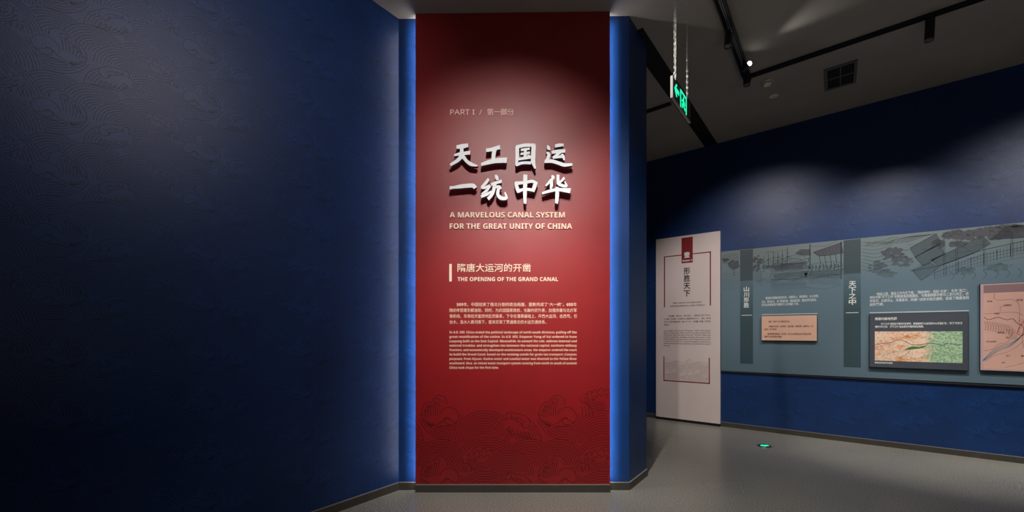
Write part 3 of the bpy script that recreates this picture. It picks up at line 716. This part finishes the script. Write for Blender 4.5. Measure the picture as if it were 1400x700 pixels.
bm = bmesh.new(); box(bm, 1.893-1.838, 2.695-1.838, y-.001, y+.0005, 1.134-1.045, 1.518-1.045); fin('terrain_map', bm, 'terrain_print', t)
def tm(zx, zy): return (.055+(zx-60)*.001243, 1.518-1.045-(zy-366)*.00166)
ink = Ink()
for pts, w_l in (([(60, 475), (110, 462), (180, 455), (240, 432), (290, 440), (340, 465), (400, 470), (440, 462), (480, 455), (540, 462), (575, 468), (600, 455), (640, 463), (700, 464)], .006),
               ([(60, 490), (130, 478), (190, 462)], .003), ([(240, 575), (300, 545), (330, 520), (335, 495), (390, 490)], .003), ([(120, 560), (200, 530), (270, 520), (330, 497)], .003)):
    ink.line(smooth([tm(*p) for p in pts]), w_l, y-.0014)
ink.build('river_lines', 'map_blue_ink', t)
ink = Ink(); ink.poly([tm(*p) for p in [(290, 510), (320, 490), (350, 480), (400, 484), (440, 474), (470, 462), (430, 492), (380, 500), (330, 506)]], y-.0012); ink.build('green_valley', 'map_green', t)

t, y, w_, h_ = plate('river_map_plate', 'pale mauve framed plate with a peach river map, at the right edge', 2.838, 4.10, 1.056, 2.078, 'mauve_frame')
def pm(zx, zy): return ((zx-50)*.00113, 2.078-1.056-(zy-38)*.001712)
bm = bmesh.new(); box(bm, .028, w_-.028, y-.001, y+.001, .02, h_-.11); fin('map_sheet', bm, 'peach_map', t)
bm = bmesh.new(); box(bm, .028, w_-.028, y-.0012, y+.001, h_-.11, h_-.018); fin('title_band', bm, 'mauve_band', t)
ink = Ink(); yi = y-.0014
def ml(pts, w=.0025, o=ink): o.line(smooth([pm(*p) for p in pts]), w, yi)
ml([(78, 265), (95, 280), (120, 285), (150, 275), (180, 270), (210, 280), (240, 288), (275, 282), (300, 305), (320, 320), (345, 330)], .006)
ml([(80, 245), (150, 242), (220, 238), (300, 240), (345, 262)]); ml([(155, 105), (150, 140), (190, 155), (260, 150), (310, 175), (322, 225), (318, 300)])
ml([(190, 230), (195, 200), (240, 190)]); ml([(75, 500), (130, 490), (185, 450), (240, 440), (262, 400), (280, 370)], .0025)
ml([(85, 575), (150, 530), (240, 505), (300, 470), (345, 430)]); ml([(225, 610), (300, 590), (360, 570)])
for k in range(11): ml([(80+18*k, 292+4*k), (92+18*k, 330+2*k), (85+18*k, 360+4*k)], .0022)
for k in range(5): ml([(80, 300+13*k), (160, 308+13*k), (260, 330+13*k)], .0020)
for k in range(6): ml([(230+10*k, 350), (250+10*k, 380), (262+8*k, 420)], .0022)
for k in range(14): # continues past the frame
    ml([(345+40*k, 330+20*math.sin(k)), (365+40*k, 360+30*math.cos(k)), (385+40*k, 330+20*math.sin(k+1))], .003)
for k in range(9): ml([(350+90*k, 120), (370+90*k, 250+20*(k % 3)), (340+90*k, 420), (390+90*k, 600)], .0025)
ink.build('map_lines', 'map_ink', t)
ink = Ink()
for d in (0, 9, 20):
    ml([(72, 570-d*.3), (110, 545-d), (150, 515-d*1.2), (200, 488-d*1.3), (250, 470-d), (300, 432-d*.5), (330, 400), (350, 380)], .006, ink)
ml([(350, 380), (450, 350), (560, 380), (700, 340), (900, 380), (1100, 330)], .016, ink)
ink.build('blue_river', 'map_river', t)
ink = Ink(); ml([(345, 300), (325, 330), (312, 355), (308, 380), (330, 392), (352, 388)], .006, ink)
ml([(322, 290), (345, 292), (345, 318), (322, 316), (322, 290)], .003, ink); ml([(318, 345), (345, 342), (347, 372), (320, 374), (318, 345)], .003, ink)
ink.build('city_outline', 'map_red', t)
lab = [('洛阳县', 100, 135, 160), ('上阳宫遗址', 210, 268, 190), ('洛河故道', 148, 186, 245), ('隋唐城遗址', 172, 220, 374), ('西工业区域图', 95, 162, 436), ('通济渠', 300, 342, 158), ('龙门', 232, 258, 530), ('伊水', 200, 226, 578), ('偃师', 330, 365, 530), ('河南', 228, 250, 408)]
letters([(s_, pm(a_, 0)[0], pm(b_, 0)[0], pm(0, z_)[1], .022) for s_, a_, b_, z_ in lab], 'map_labels', 'map_ink', t, y=y-.001, bold=.015, res=1)

# ------------------------------------------------------------------ the hanging exit sign
SX, SY0, SY1, SZ0, SZ1 = .575, -4.37, -3.905, 3.16, 3.31
es = thing('exit_sign', 'hanging glass exit sign with glowing green arrow and running figure', 'sign', (SX, SY0, SZ0), PI/2)
W_, H_ = SY1-SY0, SZ1-SZ0        # local x runs along +y of the gallery, local -y faces +x
bm = bmesh.new(); box(bm, .006, W_-.004, -.007, .007, .006, H_, .001); fin('sign_plate', bm, 'sign_face', es)
bm = bmesh.new(); box(bm, 0, W_, -.009, .009, -.004, .006, .001); box(bm, 0, .006, -.009, .009, .006, H_+.002, .001); fin('edge_profile', bm, 'sign_edge', es)
gi = []
def gpoly(bm, pts):
    f = [bm.verts.new((a, -.0085, b)) for a, b in pts]; b_ = [bm.verts.new((a, -.0065, b)) for a, b in pts]
    bm.faces.new(f); bm.faces.new(b_[::-1])
    for i in range(len(pts)): bm.faces.new((f[i], f[(i+1) % len(pts)], b_[(i+1) % len(pts)], b_[i]))
bm = bmesh.new(); gpoly(bm, [(.045, .085), (.085, .128), (.105, .128), (.083, .100), (.150, .100), (.150, .072), (.083, .072), (.105, .042), (.085, .042)])
fin('green_arrow', bm, 'green_glow', es)
bm = bmesh.new()
D0, D1 = .185, .345
gpoly(bm, [(D0, .010), (D0+.016, .010), (D0+.016, .128), (D0, .140)]); gpoly(bm, [(D0, .140), (D0+.016, .126), (D1-.016, .126), (D1, .140)])
gpoly(bm, [(D1-.016, .010), (D1, .010), (D1, .140), (D1-.016, .128)])
fin('green_doorway', bm, 'green_glow', es)
bm = bmesh.new(); cx_, cz_ = .268, .106
gpoly(bm, [(cx_+.012*math.cos(t_), cz_+.011*math.sin(t_)) for t_ in np.linspace(0, 2*PI, 11)[:-1]])
for pts, wd in (([(.268, .092), (.262, .062)], .026), ([(.268, .088), (.238, .082), (.225, .068)], .010), ([(.272, .088), (.296, .074), (.302, .060)], .010),
                ([(.260, .062), (.236, .048), (.240, .022)], .013), ([(.264, .062), (.284, .040), (.312, .030)], .013)):
    for a_, b_ in zip(pts, pts[1:]):
        dx, dz = b_[0]-a_[0], b_[1]-a_[1]; l_ = math.hypot(dx, dz); nx, nz = -dz/l_*wd/2, dx/l_*wd/2
        gpoly(bm, [(a_[0]+nx, a_[1]+nz), (b_[0]+nx, b_[1]+nz), (b_[0]-nx, b_[1]-nz), (a_[0]-nx, a_[1]-nz)])
fin('running_figure', bm, 'green_glow', es)
# chains: welded links, alternately turned
lk = bmesh.new()
def link_mesh():
    bm = bmesh.new(); n = 12; path = []
    for k in range(n):
        a_ = 2*PI*k/n; path.append(Vector((.0052*math.cos(a_), 0, .0105*math.sin(a_)+(.003 if math.sin(a_) > 0 else -.003))))
    rings = []
    for k in range(n):
        d = (path[(k+1) % n]-path[k-1]).normalized(); u = Vector((0, 1, 0)); v_ = d.cross(u)
        rings.append([bm.verts.new(path[k]+.0017*(u*math.cos(j*PI/2.5)+v_*math.sin(j*PI/2.5))) for j in range(5)])
    for k in range(n):
        for j in range(5): bm.faces.new((rings[k][j], rings[k][(j+1) % 5], rings[(k+1) % n][(j+1) % 5], rings[(k+1) % n][j]))
    me = bpy.data.meshes.new('chain_link'); bm.to_mesh(me); bm.free(); return me
lk.free(); LM = link_mesh()
def chain(x, z0, z1):
    bm = bmesh.new(); z = z0; k = 0
    while z < z1:
        n0 = len(bm.verts); bm.from_mesh(LM); bm.verts.ensure_lookup_table()
        R = Matrix.Rotation(PI/4+(PI/2 if k % 2 else 0)+rnd.uniform(-.2, .2), 4, 'Z')
        for v in bm.verts[n0:]: v.co = R @ v.co+Vector((x, 0, z))
        z += .0215; k += 1
    return fin('chain', bm, 'chrome', es)
zt = ceil_z(SX, -4.1)-SZ0
for xx in (.075, .385):
    chain(xx, H_+.030, zt-.012)
    bm = bmesh.new(); cyl(bm, (xx, 0, H_-.004), (xx, 0, H_+.012), .005, seg=10)
    pts = [Vector((xx+.011*math.sin(a_), 0, H_+.020+.013*math.cos(a_))) for a_ in np.linspace(-2.6, 2.4, 12)]; tube(bm, pts, .0025, 6); fin('hook', bm, 'chrome', es)
    bm = bmesh.new(); cyl(bm, (xx, 0, zt-.014), (xx, 0, zt+.002), .018, .022, seg=16); fin('ceiling_fixing', bm, 'cover_white', es)
cb = [Vector((.070+.010*math.sin(3.1*k/24*2)+(.004*math.sin(k*1.7)), -.006, H_-.002+(zt-H_)*k/24)) for k in range(25)]
bm = bmesh.new(); tube(bm, cb, .0035, 8); fin('power_cable', bm, 'white_cable', es, smooth=True)

# ------------------------------------------------------------------ lighting tracks on the ceiling
def track(name, label, p, q, w_=.045, h_=.035):
    """p,q plan ends; three-sided channel with two bright conductor lines, hung against the ceiling"""
    p, q = Vector(p), Vector(q); d = (q-p); L = d.length; ang = math.atan2(d.y, d.x)
    zc0 = ceil_z(*p); zc1 = ceil_z(*q)
    t = thing(name, label, 'track', (p.x, p.y, zc0), ang, 'ceiling lighting tracks')
    slope = (zc1-zc0)/L
    def bar(nm, m, ya, yb_, za, zb_):
        bm = bmesh.new(); box(bm, 0, L, ya, yb_, za, zb_)
        for v in bm.verts: v.co.z += slope*v.co.x
        return fin(nm, bm, m, t)
    bar('channel_top', 'black_metal', -w_/2, w_/2, -.008, .0)
    for s_ in (-1, 1):
        bar('channel_side', 'black_metal', min(s_*w_/2, s_*(w_/2-.012)), max(s_*w_/2, s_*(w_/2-.012)), -h_, -.008)
        bar('conductor', 'chrome', min(s_*.0095, s_*.006), max(s_*.0095, s_*.006), -.020, -.016)
    return t
TX, TY = .655, -1.745
track('light_track', 'long black ceiling track running away from the viewer above the exit sign', (TX, -9.5), (TX, TY+.02), .082, .058)
track('light_track', 'black ceiling track parallel to the right wall, passing the air vent', (TX+.031, TY), (7.0, TY), .045, .035)
track('light_track', 'short stretch of black ceiling track left of the black ceiling strip', (-4.0, TY+.02), (-.235, TY+.02), .045, .03)

def fixture(label, x, y, drop, aim, glow=False, L=.20, R=.036):
    """adapter on the track, short arm and a cylindrical head pointing along aim"""
    zc = ceil_z(x, y); t = thing('track_spotlight', label, 'spotlight', (x, y, zc-drop), 0, 'track spotlights')
    bm = bmesh.new(); box(bm, -.018, .018, -.055, .055, -.020, -.0005, .003); fin('adapter', bm, 'black_metal', t)
    j = Vector((0, 0, -.05)); bm = bmesh.new(); cyl(bm, (0, 0, -.018), j, .010, seg=12); cyl(bm, j-Vector((.02, 0, 0)), j+Vector((.02, 0, 0)), .014, seg=14); fin('arm', bm, 'black_metal', t)
    a = Vector(aim).normalized(); b0 = j-a*.03; b1 = j+a*(L-.05)
    bm = bmesh.new(); cyl(bm, b0, b1-a*.004, R, seg=28); cyl(bm, b0-a*.006, b0, R*.85, R, seg=28, cap=True)
    fin('head', bm, 'black_metal', t)
    bm = bmesh.new()    # front ring and recessed lens
    cyl(bm, b1-a*.004, b1+a*.004, R, R*.98, seg=28, cap=False); cyl(bm, b1+a*.004, b1-a*.006, R*.82, R*.80, seg=28, cap=False)
    fin('rim', bm, 'steel', t)
    bm = bmesh.new(); cyl(bm, b1-a*.005, b1-a*.003, R*.82, seg=28); fin('lens', bm, 'lamp_glow' if glow else 'vent_metal', t)
    return t
fixture('black cylindrical spotlight hanging halfway down the nearer track', TX-.01, -2.78, .0605, (-.06, -.08, -1), L=.14)
fixture('black cylindrical spotlight hanging straight down at the track corner', TX+.015, -1.88, .0605, (0, -.05, -1), L=.12)
fixture('lit spotlight beside the track corner, its white lens facing the viewer', TX+.03, -2.13, .0605, (.62, -.66, -.02), glow=True, L=.135, R=.028)
fixture('black cylindrical spotlight on the track beyond the air vent', 2.205, TY, .037, (-.04, 0, -1), L=.215)

# ------------------------------------------------------------------ ceiling vent, smoke detector, cover
zc = ceil_z(1.53, -1.04)
vt = thing('air_vent', 'square slatted air vent in the ceiling behind the track', 'vent', (1.53, -1.04, zc))
hx, hy = .122, .245; vt.rotation_euler = (.0125*sn, -.0125*cs, 0)
bm = bmesh.new(); box(bm, -hx, hx, -hy, hy, -.003, .001); fin('dark_opening', bm, 'vent_dark', vt)
bm = bmesh.new(); o_ = .030
box(bm, -hx-o_, hx+o_, hy, hy+o_, -.016, .004, .002); box(bm, -hx-o_, hx+o_, -hy-o_, -hy, -.016, .004, .002)
box(bm, -hx-o_, -hx, -hy, hy, -.016, .004, .002); box(bm, hx, hx+o_, -hy, hy, -.016, .004, .002); fin('frame', bm, 'vent_metal', vt)
bm = bmesh.new(); box(bm, -hx, hx, -.007, .007, -.013, -.003); fin('cross_bar', bm, 'vent_metal', vt)
bm = bmesh.new(); box(bm, -.006, .006, -hy, hy, -.014, -.003); fin('centre_bar', bm, 'vent_metal', vt)
bm = bmesh.new(); box(bm, -.0012, .0012, -hy, hy, -.012, -.003); sm = fin('slat', bm, 'vent_metal', vt, loc=(-hx+.0174, 0, 0))
for k in range(1, 13):
    c_ = sm.copy(); C.objects.link(c_); c_.parent = vt; c_.location = (-hx+.0174*(k+1), 0, 0)
zc = ceil_z(.81, -1.443)
sd = thing('smoke_detector', 'round cream smoke detector on the ceiling near the track corner', 'detector', (.825, -1.45, zc))
bm = bmesh.new(); lathe(bm, [(.0, .002), (.062, .002), (.064, -.012), (.058, -.016)]); fin('base', bm, 'detector_cream', sd, smooth=False)
bm = bmesh.new(); lathe(bm, [(.050, -.016), (.050, -.030), (.040, -.040), (.001, -.042)]); fin('chamber', bm, 'detector_cream', sd)
bm = bmesh.new()
for k in range(10):
    a_ = 2*PI*k/10; box(bm, .051*math.cos(a_)-.006, .051*math.cos(a_)+.006, .051*math.sin(a_)-.006, .051*math.sin(a_)+.006, -.027, -.020)
fin('intake_slots', bm, 'vent_dark', sd)
cv = thing('ceiling_cover', 'small flat white round cover on the ceiling below the smoke detector', 'cover', (.853, -1.041, ceil_z(.853, -1.041)))
bm = bmesh.new(); lathe(bm, [(.0, .002), (.050, .002), (.050, -.006), (.044, -.009), (.001, -.010)]); fin('plate', bm, 'cover_white', cv)
bm = bmesh.new(); lathe(bm, [(.010, -.009), (.010, -.014), (.006, -.016), (.001, -.016)], 16); fin('centre_cap', bm, 'steel', cv)

# ------------------------------------------------------------------ floor marker
fm = thing('floor_exit_marker', 'small round floor marker with a glowing green arrow, near the right wall', 'floor marker', (.737, -.955, 0))
bm = bmesh.new(); lathe(bm, [(.0, -.001), (.088, -.001), (.086, .005), (.076, .006)]); fin('steel_ring', bm, 'steel', fm)
bm = bmesh.new(); lathe(bm, [(.0, .004), (.075, .004), (.074, .0075), (.001, .008)]); fin('dark_lens', bm, 'sign_face', fm)
bm = bmesh.new(); R = Matrix.Rotation(YAW, 3, 'Z')
pts = [(-.055, 0), (-.005, .045), (-.005, .02), (.05, .02), (.05, -.02), (-.005, -.02), (-.005, -.045)]
A_ = [bm.verts.new(R @ Vector((a_, b_, .0095))) for a_, b_ in pts]; B_ = [bm.verts.new(R @ Vector((a_, b_, .0075))) for a_, b_ in pts]
bm.faces.new(A_); bm.faces.new(B_[::-1])
for i in range(7): bm.faces.new((A_[i], A_[(i+1) % 7], B_[(i+1) % 7], B_[i]))
fin('green_arrow', bm, 'green_glow', fm)
# the lit spotlight's own beam, brushing the ceiling
spot('track_lamp_beam', (TX+.16, -2.25, 4.42), (3.2, -3.3, 4.62), 7, 46, 1., (1, .98, .95), .03)
